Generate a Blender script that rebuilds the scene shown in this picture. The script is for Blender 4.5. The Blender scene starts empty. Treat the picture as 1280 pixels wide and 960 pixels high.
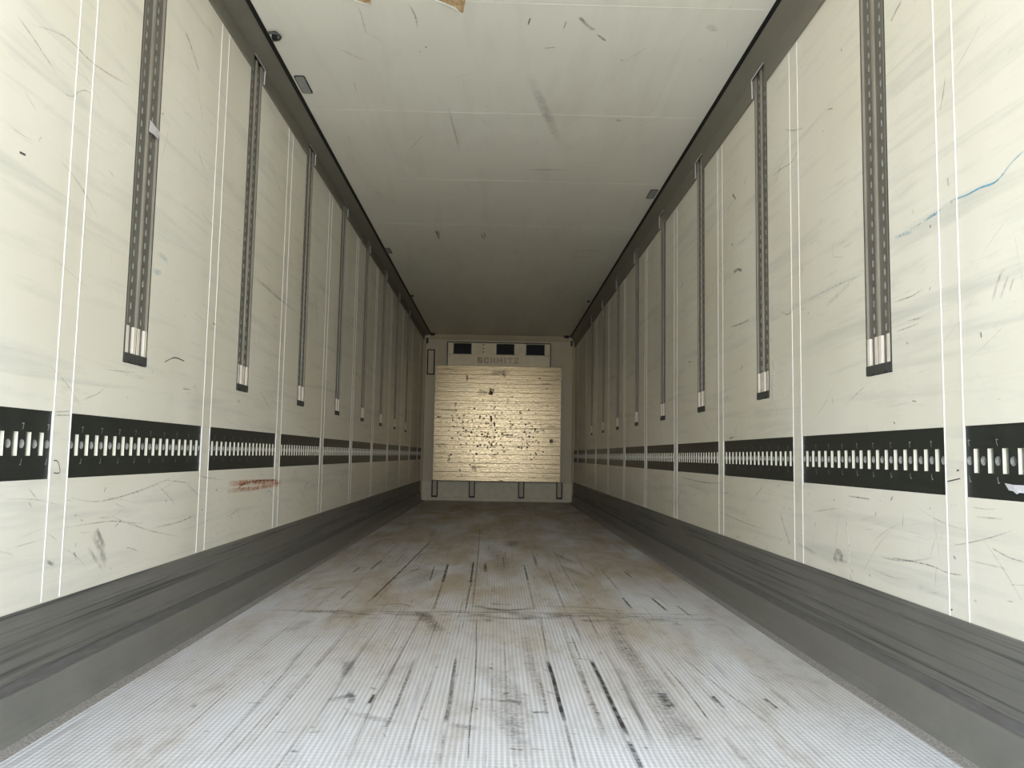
import bpy, math, random
from mathutils import Vector, Matrix
from mathutils.geometry import tessellate_polygon
random.seed(7)
SC = bpy.context.scene
COL = SC.collection

# ------------------------------------------------------------------ camera
F, YAW, PIT, ROL, CH = 1015.2, .01633, .08788, .01795, .735
cy_, sy_, cp_, sp_, cr_, sr_ = math.cos(YAW), math.sin(YAW), math.cos(PIT), math.sin(PIT), math.cos(ROL), math.sin(ROL)
FW = Vector((sy_*cp_, cy_*cp_, sp_)); RT0 = Vector((cy_, -sy_, 0)); UP0 = RT0.cross(FW)
RT = cr_*RT0 + sr_*UP0; UP = -sr_*RT0 + cr_*UP0
cam = bpy.data.cameras.new('camera'); cam.sensor_width = 36; cam.lens = F*36/1280; cam.clip_start = .02
co = bpy.data.objects.new('camera', cam); COL.objects.link(co)
m = Matrix((RT, UP, -FW)).transposed().to_4x4(); m.translation = Vector((0, 0, CH)); co.matrix_world = m
SC.camera = co

# ------------------------------------------------------------------ light
HW, LEN, Y0, CEIL = 1.23, 13.15, -.30, 2.68
w = bpy.data.worlds.new('sky'); SC.world = w; w.use_nodes = True
nt = w.node_tree; nt.nodes.clear()
def wn(t): return nt.nodes.new(t)
out = wn('ShaderNodeOutputWorld'); bg = wn('ShaderNodeBackground'); tc = wn('ShaderNodeTexCoord')
sp = wn('ShaderNodeSeparateXYZ'); rp = wn('ShaderNodeValToRGB'); ma = wn('ShaderNodeMath'); ma.operation = 'MULTIPLY_ADD'
ma.inputs[1].default_value = .5; ma.inputs[2].default_value = .5
nt.links.new(tc.outputs['Generated'], sp.inputs[0]); nt.links.new(sp.outputs['Z'], ma.inputs[0]); nt.links.new(ma.outputs[0], rp.inputs[0])
e = rp.color_ramp.elements
e[0].position = .47; e[0].color = (.84, .88, .93, 1)       # the yard outside, below the horizon
e[1].position = .51; e[1].color = (.86, .93, 1.06, 1)
x = rp.color_ramp.elements.new(.75); x.color = (.68, .85, 1.14, 1)
nt.links.new(rp.outputs[0], bg.inputs[0]); bg.inputs[1].default_value = 6.0
nt.links.new(bg.outputs[0], out.inputs[0])
pl = bpy.data.lights.new('door_opening_portal', 'AREA'); pl.shape = 'RECTANGLE'; pl.size = 2.46; pl.size_y = 2.68
pl.cycles.is_portal = True
po = bpy.data.objects.new('door_opening_portal', pl); COL.objects.link(po); po.location = (0, Y0, CEIL/2); po.rotation_euler = (math.radians(90), 0, 0)
VS = SC.view_settings; VS.view_transform = 'Standard'; VS.look = 'None'; VS.gamma = 1; VS.use_curve_mapping = False; VS.exposure = 0.0
C = SC.cycles; C.max_bounces = 24; C.diffuse_bounces = 16; C.glossy_bounces = 6; C.transparent_max_bounces = 16
C.use_denoising = True; C.sample_clamp_indirect = 0; C.caustics_reflective = True

# ------------------------------------------------------------------ helpers
def ray(px, py): return FW*F + RT*(px-640) - UP*(py-480)
def on_wall(s, px, py):                     # photo point -> (y, z) on a side wall
    r = ray(px, py); k = (-HW if s == 'L' else HW)/r.x; return (r.y*k, r.z*k+CH)
def on_level(z, px, py):                    # photo point -> (x, y) at a height
    r = ray(px, py); k = (z-CH)/r.z; return (r.x*k, r.y*k)
def on_far(Y, px, py):
    r = ray(px, py); k = Y/r.y; return (r.x*k, r.z*k+CH)

class Mat:
    def __init__(s, name):
        s.m = bpy.data.materials.new(name); s.m.use_nodes = True; s.t = s.m.node_tree
        s.b = s.t.nodes['Principled BSDF']; s.o = s.t.nodes['Material Output']
    def n(s, typ, **kw):
        nd = s.t.nodes.new(typ)
        for k, v in kw.items(): setattr(nd, k, v)
        return nd
    def l(s, a, b): s.t.links.new(a, b)
    def coords(s, scale=(1, 1, 1), rot=(0, 0, 0)):
        t = s.n('ShaderNodeTexCoord'); mp = s.n('ShaderNodeMapping')
        mp.inputs['Scale'].default_value = scale; mp.inputs['Rotation'].default_value = rot
        s.l(t.outputs['Object'], mp.inputs[0]); return mp.outputs[0]
    def noise(s, vec, scale=1, detail=4, rough=.55, dist=0):
        nd = s.n('ShaderNodeTexNoise'); nd.inputs['Scale'].default_value = scale; nd.inputs['Detail'].default_value = detail
        nd.inputs['Roughness'].default_value = rough; nd.inputs['Distortion'].default_value = dist
        s.l(vec, nd.inputs['Vector']); return nd.outputs['Fac']
    def ramp(s, v, a, b, lo=0., hi=1.):
        nd = s.n('ShaderNodeMapRange'); nd.clamp = True
        nd.inputs[1].default_value = a; nd.inputs[2].default_value = b; nd.inputs[3].default_value = lo; nd.inputs[4].default_value = hi
        s.l(v, nd.inputs[0]); return nd.outputs[0]
    def math(s, op, a, b=None, c=None):
        nd = s.n('ShaderNodeMath', operation=op)
        for i, v in enumerate((a, b, c)):
            if v is None: continue
            if isinstance(v, (int, float)): nd.inputs[i].default_value = v
            else: s.l(v, nd.inputs[i])
        return nd.outputs[0]
    def mix(s, f, a, b):
        nd = s.n('ShaderNodeMix', data_type='RGBA')
        for i, v in ((0, f), (6, a), (7, b)):
            if isinstance(v, (int, float)): nd.inputs[i].default_value = v
            elif isinstance(v, tuple): nd.inputs[i].default_value = (*v, 1)
            else: s.l(v, nd.inputs[i])
        return nd.outputs[2]
    def bump(s, h, strength=.2, dist=.01):
        nd = s.n('ShaderNodeBump'); nd.inputs['Strength'].default_value = strength; nd.inputs['Distance'].default_value = dist
        s.l(h, nd.inputs['Height']); s.l(nd.outputs[0], s.b.inputs['Normal'])
    def set(s, col=None, rough=None, metal=None, spec=None):
        if col is not None:
            if isinstance(col, tuple): s.b.inputs['Base Color'].default_value = (*col, 1)
            else: s.l(col, s.b.inputs['Base Color'])
        if rough is not None:
            if isinstance(rough, (int, float)): s.b.inputs['Roughness'].default_value = rough
            else: s.l(rough, s.b.inputs['Roughness'])
        if metal is not None: s.b.inputs['Metallic'].default_value = metal
        if spec is not None: s.b.inputs['Specular IOR Level'].default_value = spec
        return s

def speckled(name, col, rough=.5, metal=0., var=.12, scale=30, spec=.5, stretch=(1, 1, 1)):
    M = Mat(name); n = M.noise(M.coords(stretch), scale, 5)
    d = tuple(c*(1-var) for c in col); u = tuple(min(1, c*(1+var)) for c in col)
    M.set(M.mix(M.ramp(n, .3, .7), d, u), M.ramp(n, .3, .7, rough*.9, min(1, rough*1.1)), metal, spec); return M.m

# wall lining: off-white GRP
def wall_material(name, tilt):
    M = Mat(name)
    big = M.noise(M.coords(), 1.3, 3)
    sm = M.ramp(M.noise(M.coords((1, .55, 9), (tilt, 0, 0)), 1.7, 6, .62, .4), .52, .74)
    fine = M.ramp(M.noise(M.coords((1, 3.5, 60), (tilt*.6, 0, 0)), 1.0, 5, .7, .8), .60, .78)
    thr = M.ramp(M.noise(M.coords((1, 1, 1)), 2.6, 2), .45, .65)
    blot = M.ramp(M.noise(M.coords((1, 1, 2.2)), 9, 5, .65), .60, .78)
    c = M.mix(M.ramp(big, .3, .7), (.79, .74, .595), (.855, .815, .70))
    c = M.mix(M.math('MULTIPLY', sm, .55), c, (.53, .52, .46))
    c = M.mix(M.math('MULTIPLY', M.math('MULTIPLY', fine, thr), .7), c, (.42, .41, .37))
    c = M.mix(M.math('MULTIPLY', M.math('MULTIPLY', blot, thr), .38), c, (.46, .43, .38))
    weave = M.noise(M.coords((1, 260, 30)), 1, 2)
    c = M.mix(M.ramp(weave, .3, .7, 0, .05), c, (.5, .5, .46))
    M.set(c, M.ramp(big, .3, .7, .34, .46), 0, .5)
    M.bump(M.noise(M.coords((1, 2.2, .5)), 1.4, 2), .35, .02)
    return M.m
WALL_L = wall_material('grp_lining_left', math.radians(9)); WALL_R = wall_material('grp_lining_right', math.radians(9))
def ceiling_material():
    M = Mat('ceiling_lining')
    a = M.noise(M.coords((1, .6, 1)), 1.6, 4); b = M.ramp(M.noise(M.coords((3.5, .5, 1)), 2, 5, .6, .5), .5, .75)
    c = M.mix(M.ramp(a, .3, .7), (.84, .815, .705), (.87, .85, .745))
    c = M.mix(M.math('MULTIPLY', b, .25), c, (.60, .55, .44))
    spx = M.ramp(M.noise(M.coords(), 16, 4, .6), .70, .8)
    c = M.mix(M.math('MULTIPLY', spx, .35), c, (.3, .29, .27))
    M.set(c, .42, 0, .5); M.bump(M.noise(M.coords((.8, 2.5, 1)), 1.2, 2), .3, .02); return M.m
CEILM = ceiling_material()
JOINT = speckled('white_sealant', (.88, .86, .79), .4, var=.04, scale=8)
GREY_SKIRT = Mat('scuffed_kick_plate')
def skirt():
    M = GREY_SKIRT
    s1 = M.ramp(M.noise(M.coords((1, .5, 70)), 1, 5, .65, .3), .50, .64)
    s2 = M.ramp(M.noise(M.coords((1, 2.2, 35)), 1.3, 5, .7, .6), .58, .72)
    g = M.noise(M.coords((1, 1, 2)), 3, 4)
    c = M.mix(M.ramp(g, .3, .7), (.185, .178, .155), (.235, .226, .196))
    c = M.mix(M.math('MULTIPLY', s1, .75), c, (.05, .05, .044))
    c = M.mix(M.math('MULTIPLY', s2, .4), c, (.055, .053, .048))
    M.set(c, M.ramp(g, .3, .7, .42, .6), .25, .5)
    M.bump(M.noise(M.coords((1, 1, 20)), 2, 3), .15, .005)
skirt(); GREY_SKIRT = GREY_SKIRT.m
CURB = speckled('smooth_floor_curb', (.245, .236, .205), .5, .25, .1, 6)
CORN = speckled('grey_cornice', (.20, .185, .145), .45, .1, .08, 5)
BLACK = speckled('black_rubber', (.010, .010, .010), .6, 0, .2, 40, .3)
RAILB = speckled('black_rail_paint', (.022, .024, .019), .42, 0, .25, 26, .5, (1, .6, 3))
BACKM = speckled('galvanised_channel', (.20, .20, .185), .5, .5, .25, 60)
CUT = speckled('bright_cut_metal', (.90, .85, .69), .5, .0, .05, 20)
STAMP = speckled('worn_stamp_metal', (.42, .41, .36), .5, .2, .2, 60)
TRACKM = speckled('track_aluminium', (.165, .155, .125), .5, .2, .2, 14, .5, (1, 3, .3))
RIDGE = speckled('worn_track_ridge', (.28, .25, .19), .5, .1, .15, 14, .5, (1, 3, .3))
BRKT = speckled('bare_bracket_metal', (.88, .79, .66), .4, .1, .06, 20)
FOOT = speckled('dark_end_cap', (.075, .075, .065), .55, .2, .25, 50)
FRAME = speckled('front_wall_panel', (.70, .595, .375), .42, 0, .04, 3)
KICKF = speckled('front_kick_plate', (.88, .78, .55), .5, 0, .08, 12)
PLASTIC = speckled('smoky_lamp_plastic', (.30, .30, .285), .3, 0, .12, 40)
DARKPL = speckled('dark_plastic', (.035, .034, .030), .5, 0, .2, 40)
FOAM = speckled('exposed_foam', (.55, .38, .20), .9, 0, .35, 60)
TORN = speckled('torn_white_skin', (.85, .85, .83), .6, 0, .05, 30)
TAPE = speckled('pale_tape', (.62, .60, .60), .5, 0, .08, 40)

def evap_material():
    M = Mat('brushed_evaporator_sheet'); n = M.noise(M.coords((4, 1, 1.2)), 2, 5)
    g = M.ramp(M.noise(M.coords(), 6, 5), .55, .75)
    c = M.mix(M.ramp(n, .3, .7), (.78, .64, .41), (.86, .73, .49)); c = M.mix(M.math('MULTIPLY', g, .3), c, (.40, .36, .29))
    M.set(c, .5, .25); return M.m
EVAP = evap_material()
def plank_material():
    M = Mat('scuffed_aluminium_plank')
    st = M.noise(M.coords((2, 1, 55)), 1, 6, .65, .3); b = M.noise(M.coords(), 2.4, 4)
    sp2 = M.ramp(M.noise(M.coords((1, 1, 1.3)), 26, 3, .5), .665, .72)
    cl = M.ramp(M.noise(M.coords(), 1.7, 2), .45, .60)
    c = M.mix(M.ramp(st, .3, .7), (.47, .345, .17), (.74, .565, .30))
    mo = M.noise(M.coords((1.6, 1, 4)), 14, 5, .7); c = M.mix(M.ramp(mo, .42, .64, 0, .75), c, (.27, .20, .11))
    c = M.mix(M.ramp(b, .55, .75, 0, .35), c, (.42, .36, .26))
    sm = M.ramp(M.noise(M.coords((3, 1, 14)), 1.6, 6, .7, .7), .54, .72)
    c = M.mix(M.math('MULTIPLY', sm, .6), c, (.22, .165, .10))
    c = M.mix(M.math('MULTIPLY', sp2, cl), c, (.06, .05, .04))
    M.set(c, M.ramp(mo, .35, .65, .155, .30), .46)
    M.bump(st, .12, .003); return M.m
PLANK = plank_material()

def floor_material():
    M = Mat('ribbed_floor')
    tc = M.n('ShaderNodeTexCoord'); sx = M.n('ShaderNodeSeparateXYZ'); M.l(tc.outputs['Object'], sx.inputs[0])
    X, Y = sx.outputs[0], sx.outputs[1]
    def wave(v, pitch): return M.math('ADD', M.math('MULTIPLY', M.math('SINE', M.math('MULTIPLY', v, 2*math.pi/pitch)), .5), .5)
    # the cross-hatching is fine, the lengthwise ribs are broader
    rib = M.ramp(wave(X, .0147), .25, .75); nub = M.ramp(wave(Y, .020), .2, .8)
    tex = M.math('ADD', M.math('MULTIPLY', rib, .74), M.math('MULTIPLY', nub, .26))
    big = M.noise(M.coords((1, .5, 1)), 1.8, 5, .6); mott = M.ramp(M.noise(M.coords((1.3, .5, 1)), 11, 6, .7), .48, .70)
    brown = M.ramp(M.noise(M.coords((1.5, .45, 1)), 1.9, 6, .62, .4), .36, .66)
    streak = M.ramp(M.noise(M.coords((30, .55, 1)), 1, 3, .6), .60, .72)
    gate = M.ramp(M.noise(M.coords((2, .7, 1)), 1.4, 2), .42, .60)
    plank = M.ramp(M.noise(M.coords((9, .08, 1)), 1, 1), .4, .6)
    grain = M.ramp(M.noise(M.coords((1, .6, 1)), 90, 4, .7), .52, .70)
    gg = M.ramp(M.noise(M.coords((1, .6, 1)), 3.2, 4, .6), .48, .66)
    c = M.mix(M.ramp(tex, .0, 1.), (.60, .59, .60), (.85, .845, .865))
    c = M.mix(M.ramp(plank, 0, 1, 0, .10), c, (.50, .46, .42))
    c = M.mix(M.math('MULTIPLY', M.math('MULTIPLY', brown, M.ramp(Y, 2.2, 4.6, .25, 1.)), .96), c, (.45, .345, .21))  # brown dirt; its rise with depth also paints in the far end's warm shade
    c = M.mix(M.math('MULTIPLY', M.math('MULTIPLY', mott, brown), .55), c, (.24, .19, .13))
    c = M.mix(M.math('MULTIPLY', M.math('MULTIPLY', grain, gg), .55), c, (.17, .155, .145))
    c = M.mix(M.math('MULTIPLY', M.math('MULTIPLY', streak, gate), .75), c, (.10, .09, .085))
    M.set(c, M.ramp(big, .3, .7, .42, .6), 0, .4)
    M.bump(tex, .5, .0025); return M.m
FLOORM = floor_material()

def mark_material():
    M = Mat('marks'); at = M.n('ShaderNodeAttribute', attribute_name='mk'); uv = M.n('ShaderNodeUVMap', uv_map='mkuv')
    sx = M.n('ShaderNodeSeparateXYZ'); M.l(uv.outputs[0], sx.inputs[0])
    def hump(v):   # 4v(1-v)
        return M.math('MULTIPLY', M.math('MULTIPLY', v, M.math('SUBTRACT', 1., v)), 4.)
    soft = M.ramp(at.outputs['Alpha'], .55, .75, 1, 0); hv, hu = hump(sx.outputs[1]), hump(sx.outputs[0])
    sm_ = M.math('POWER', M.math('MULTIPLY', hv, hu), 1.2); hd = M.math('MULTIPLY', M.ramp(hv, .05, .7), M.ramp(hu, 0, .3))
    pe = M.math('ADD', M.math('MULTIPLY', sm_, soft), M.math('MULTIPLY', hd, M.math('SUBTRACT', 1., soft)))
    n = M.ramp(M.noise(M.coords(), 60, 5, .7), .34, .60, .15, 1); n2 = M.ramp(M.noise(M.coords(), 14, 3), .3, .55, .35, 1)
    sol = M.ramp(at.outputs['Alpha'], .70, .95)     # strong marks are solid, faint ones are broken up
    n = M.math('MAXIMUM', n, sol)
    a = M.math('MULTIPLY', M.math('MULTIPLY', pe, M.math('MULTIPLY', n, n2)), at.outputs['Alpha'])
    M.set(at.outputs['Color'], .55, 0, .3); M.l(a, M.b.inputs['Alpha']); return M.m
MARK = mark_material()

class MB:
    def __init__(s): s.v = []; s.f = []; s.mi = []; s.mats = []; s.mk = {}; s.uv = {}
    def slot(s, mat):
        if mat not in s.mats: s.mats.append(mat)
        return s.mats.index(mat)
    def poly(s, pts, mat, mk=None, uv=None):
        i = len(s.v); s.v += [tuple(p) for p in pts]; s.f.append(tuple(range(i, i+len(pts)))); s.mi.append(s.slot(mat))
        if mk: s.mk[len(s.f)-1] = mk; s.uv[len(s.f)-1] = uv
    def box(s, a, b, mat):
        x0, y0, z0 = a; x1, y1, z1 = b
        P = [(x0, y0, z0), (x1, y0, z0), (x1, y1, z0), (x0, y1, z0), (x0, y0, z1), (x1, y0, z1), (x1, y1, z1), (x0, y1, z1)]
        for q in ((3, 2, 1, 0), (4, 5, 6, 7), (0, 1, 5, 4), (1, 2, 6, 5), (2, 3, 7, 6), (3, 0, 4, 7)): s.poly([P[k] for k in q], mat)
    def extrude(s, prof, a, b, axis, mat, closed=True):   # prof: 2D points; swept along axis 'y' (x,z) or 'z' (x,y) or 'x' (y,z)
        def P(p, t): return (p[0], t, p[1]) if axis == 'y' else ((p[0], p[1], t) if axis == 'z' else (t, p[0], p[1]))
        n = len(prof)
        for k in range(n if closed else n-1):
            p, q = prof[k], prof[(k+1) % n]; s.poly([P(p, a), P(q, a), P(q, b), P(p, b)], mat)
        if closed:
            s.poly([P(p, a) for p in prof], mat); s.poly([P(p, b) for p in reversed(prof)], mat)
    def build(s, name, parent=None, smooth=False, merge=True, bevel=0):
        me = bpy.data.meshes.new(name); me.from_pydata(s.v, [], s.f)
        for mt in s.mats: me.materials.append(mt)
        me.polygons.foreach_set('material_index', s.mi)
        if s.mk:
            ca = me.color_attributes.new('mk', 'FLOAT_COLOR', 'CORNER'); ul = me.uv_layers.new(name='mkuv')
            for fi, c in s.mk.items():
                for k, li in enumerate(me.polygons[fi].loop_indices): ca.data[li].color = c; ul.data[li].uv = s.uv[fi][k]
        o = bpy.data.objects.new(name, me); COL.objects.link(o)
        if merge and not s.mk:
            import bmesh
            b = bmesh.new(); b.from_mesh(me); bmesh.ops.remove_doubles(b, verts=b.verts, dist=1e-5)
            if smooth:
                for f in b.faces: f.smooth = True
            b.to_mesh(me); b.free()
        if smooth: me.polygons.foreach_set('use_smooth', [True]*len(me.polygons))
        if bevel:
            md = o.modifiers.new('bevel', 'BEVEL'); md.width = bevel; md.segments = 2; md.limit_method = 'ANGLE'
        if parent is not None: o.parent = parent
        return o

def tag(o, label=None, cat=None, group=None, kind=None):
    if label: o['label'] = label
    if cat: o['category'] = cat
    if group: o['group'] = group
    if kind: o['kind'] = kind
    return o
def thing(name, label, cat, loc=(0, 0, 0), group=None):
    o = bpy.data.objects.new(name, None); COL.objects.link(o); o.location = loc; o.empty_display_size = .1
    return tag(o, label, cat, group)
def child(mb, name, parent, **k):
    o = mb.build(name, parent, **k); return o
def copy_tree(r, loc, label):
    c = r.copy(); COL.objects.link(c); c.location = loc; c['label'] = label
    for ch in list(r.children):
        d = ch.copy(); COL.objects.link(d); d.parent = c
        for g in list(ch.children):
            h = g.copy(); COL.objects.link(h); h.parent = d
    return c

# ribbon marks: put(s) maps surface coordinates (a, b) to a point just off the surface
def ribbon(mb, put, pts, width, col, alpha, taper=True):
    n = len(pts)
    if n < 2: return
    if n == 2: pts = [pts[0], ((pts[0][0]+pts[1][0])/2, (pts[0][1]+pts[1][1])/2), pts[1]]; n = 3
    if n < 9:                                # smooth curve through the points
        q = [pts[0]]+list(pts)+[pts[-1]]; o_ = []
        for k in range(1, n):
            p0, p1, p2, p3 = q[k-1:k+3]
            for i in range(5):
                t = i/5; o_.append(tuple(.5*(2*p1[j]+(p2[j]-p0[j])*t+(2*p0[j]-5*p1[j]+4*p2[j]-p3[j])*t*t+(3*p1[j]-p0[j]-3*p2[j]+p3[j])*t**3) for j in (0, 1)))
        pts = o_+[pts[-1]]; n = len(pts)
    # resample a little for the noise edges
    L = [0]
    for k in range(1, n): L.append(L[-1]+math.hypot(pts[k][0]-pts[k-1][0], pts[k][1]-pts[k-1][1]))
    T = L[-1] or 1
    nor = []
    for k in range(n):
        p, q = pts[max(0, k-1)], pts[min(n-1, k+1)]
        dx, dy = q[0]-p[0], q[1]-p[1]; d = math.hypot(dx, dy) or 1; nor.append((-dy/d, dx/d))
    for k in range(n-1):
        a, b = pts[k], pts[k+1]; na, nb = nor[k], nor[k+1]; h = width/2
        P = [put(a[0]-na[0]*h, a[1]-na[1]*h), put(b[0]-nb[0]*h, b[1]-nb[1]*h), put(b[0]+nb[0]*h, b[1]+nb[1]*h), put(a[0]+na[0]*h, a[1]+na[1]*h)]
        u0, u1 = L[k]/T, L[k+1]/T
        mb.poly(P, MARK, (*col, alpha), [(u0, 0), (u1, 0), (u1, 1), (u0, 1)])
_lift = [0]
def lift():
    _lift[0] = (_lift[0]+1) % 14; return .0004+.00005*_lift[0]
DK = (.07, .065, .06); GR = (.25, .24, .22)

# ------------------------------------------------------------------ setting: side walls
GAPL = [2.315+1.135*n for n in range(-2, 10)]; GAPR = [2.172+1.145*n for n in range(-2, 10)]
TRL = [2.662+1.155*n for n in range(8)]; TRR = [2.508+1.150*n for n in range(8)]   # near edge of each track
GH, TW, RZ0, RZ1, TZ0 = .046, .172, .648, .834, 1.020
CUTD = .024
CZ = {'L': (2.586, 1.122), 'R': (2.503, 1.160)}          # cornice: lower edge height, upper edge offset
def sections(G):
    s = []
    for a, b in zip(G, G[1:]+[None]):
        y0 = a+GH+.002; y1 = (b-GH-.002) if b else LEN-.01
        if y1-y0 > .2: s.append((y0, y1))
    return s
def wall(side):
    sg = -1 if side == 'L' else 1; G = GAPL if side == 'L' else GAPR; T = TRL if side == 'L' else TRR
    WM = WALL_L if side == 'L' else WALL_R
    rec = [(a, b, RZ0, RZ1) for a, b in sections(G)] + [(t-.003, t+TW+.003, TZ0-.003, CEIL) for t in T]
    ys = sorted({Y0, LEN} | {v for r in rec for v in r[:2]}); zs = sorted({0, CEIL} | {v for r in rec for v in r[2:]})
    mb = MB(); X = sg*HW; XB = sg*(HW+CUTD)
    inside = lambda y, z: any(r[0] < y < r[1] and r[2] < z < r[3] for r in rec)
    for a, b in zip(ys, ys[1:]):
        for c, d in zip(zs, zs[1:]):
            if not inside((a+b)/2, (c+d)/2): mb.poly([(X, a, c), (X, b, c), (X, b, d), (X, a, d)], WM)
    for a, b, c, d in rec:
        mb.poly([(XB, a, c), (XB, b, c), (XB, b, d), (XB, a, d)], WM)
        for p, q in (((a, c), (b, c)), ((b, c), (b, d)), ((b, d), (a, d)), ((a, d), (a, c))):
            mb.poly([(X, *p), (X, *q), (XB, *q), (XB, *p)], WM)
    xo = sg*(HW+.065)
    mb.poly([(xo, Y0, -.05), (xo, LEN, -.05), (xo, LEN, CEIL+.06), (xo, Y0, CEIL+.06)], WM)
    mb.poly([(X, Y0, 0), (xo, Y0, -.05), (xo, Y0, CEIL+.06), (X, Y0, CEIL)], WM)
    # marks seen on the lining
    def put_at():
        h = lift(); return lambda y, z: (X-sg*h, y, z)
    def pm(pts, wpx, col, al):
        q = [on_wall(side, *p) for p in pts]; d = q[len(q)//2][0]
        ribbon(mb, put_at(), q, wpx*d/F, col, al)
    if side == 'L':
        for pts, w_, c, a in [
            ([(232, 40), (240, 62), (249, 90)], 2.6, DK, .75), ([(77, 114), (84, 119), (92, 120), (98, 115), (106, 113), (115, 118)], 1.6, GR, .6),
            ([(10, 155), (25, 167), (45, 178)], 2.0, (.3, .33, .3), .55), ([(24, 190), (32, 194)], 3.5, DK, .95), ([(47, 178), (52, 170)], 1.6, GR, .6),
            ([(35, 30), (80, 45), (120, 82), (170, 112)], 3.0, (.42, .38, .33), .55), ([(205, 453), (218, 447), (231, 452)], 1.8, DK, .95),
            ([(285, 605), (310, 603), (340, 602), (352, 603)], 7, (.62, .20, .05), .72), ([(283, 614), (300, 612), (320, 610), (350, 605)], 6, (.60, .22, .08), .69),
            ([(296, 612), (306, 604), (325, 601), (344, 600)], 3, (.15, .07, .04), .75),
            ([(115, 665), (125, 685), (133, 708)], 16, (.22, .20, .19), .55), ([(120, 660), (131, 685)], 8, (.14, .13, .12), .6), ([(108, 683), (128, 712)], 7, (.3, .28, .27), .5),
            ([(82, 620), (120, 627), (170, 615), (222, 594)], 2.2, GR, .55), ([(60, 664), (110, 655), (150, 652), (190, 664), (230, 672)], 2.0, GR, .55),
            ([(142, 660), (147, 655), (152, 649)], 2, DK, .6), ([(190, 660), (225, 652), (250, 640)], 2, GR, .55), ([(92, 690), (96, 700)], 4, DK, .65),
            ([(58, 702), (68, 706)], 6, DK, .6), ([(108, 598), (130, 492)], 1, GR, .3), ([(66, 576), (71, 576), (74, 583), (74, 591), (66, 591)], 1.6, DK, .95),
            ([(69, 515), (87, 514)], 1.3, DK, .8), ([(69, 519), (87, 519)], 1.3, DK, .8), ([(102, 500), (122, 492), (133, 482)], 2, GR, .55),
            ([(205, 600), (240, 604)], 1.6, GR, .5), ([(195, 315), (205, 322), (210, 330)], 9, (.35, .52, .62), .55), ([(190, 338), (202, 342)], 9, (.42, .58, .66), .5),
            ([(228, 486), (238, 487)], 2.4, DK, .65), ([(135, 212), (144, 222)], 2, GR, .4), ([(266, 404), (270, 406)], 2.5, DK, .8), ([(137, 310), (140, 330)], 1.2, GR, .35),
            ([(313, 340), (345, 370), (373, 392)], 4, (.40, .30, .28), .5), ([(395, 370), (396, 400), (396, 412)], 2, DK, .7), ([(338, 325), (337, 345), (337, 430)], 1.0, DK, .55),
            ([(378, 620), (383, 605), (388, 601)], 2, DK, .5), ([(450, 523), (454, 526)], 3, DK, .6), ([(296, 500), (300, 503)], 2.5, (.2, .15, .1), .6),
            ([(330, 620), (336, 613), (342, 622)], 1.6, GR, .55), ([(5, 688), (60, 672)], 1.5, GR, .4), ([(0, 625), (40, 624), (78, 632)], 1.5, GR, .5)]:
            pm(pts, w_, c, a)
    else:
        BL = (.13, .42, .60)
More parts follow.
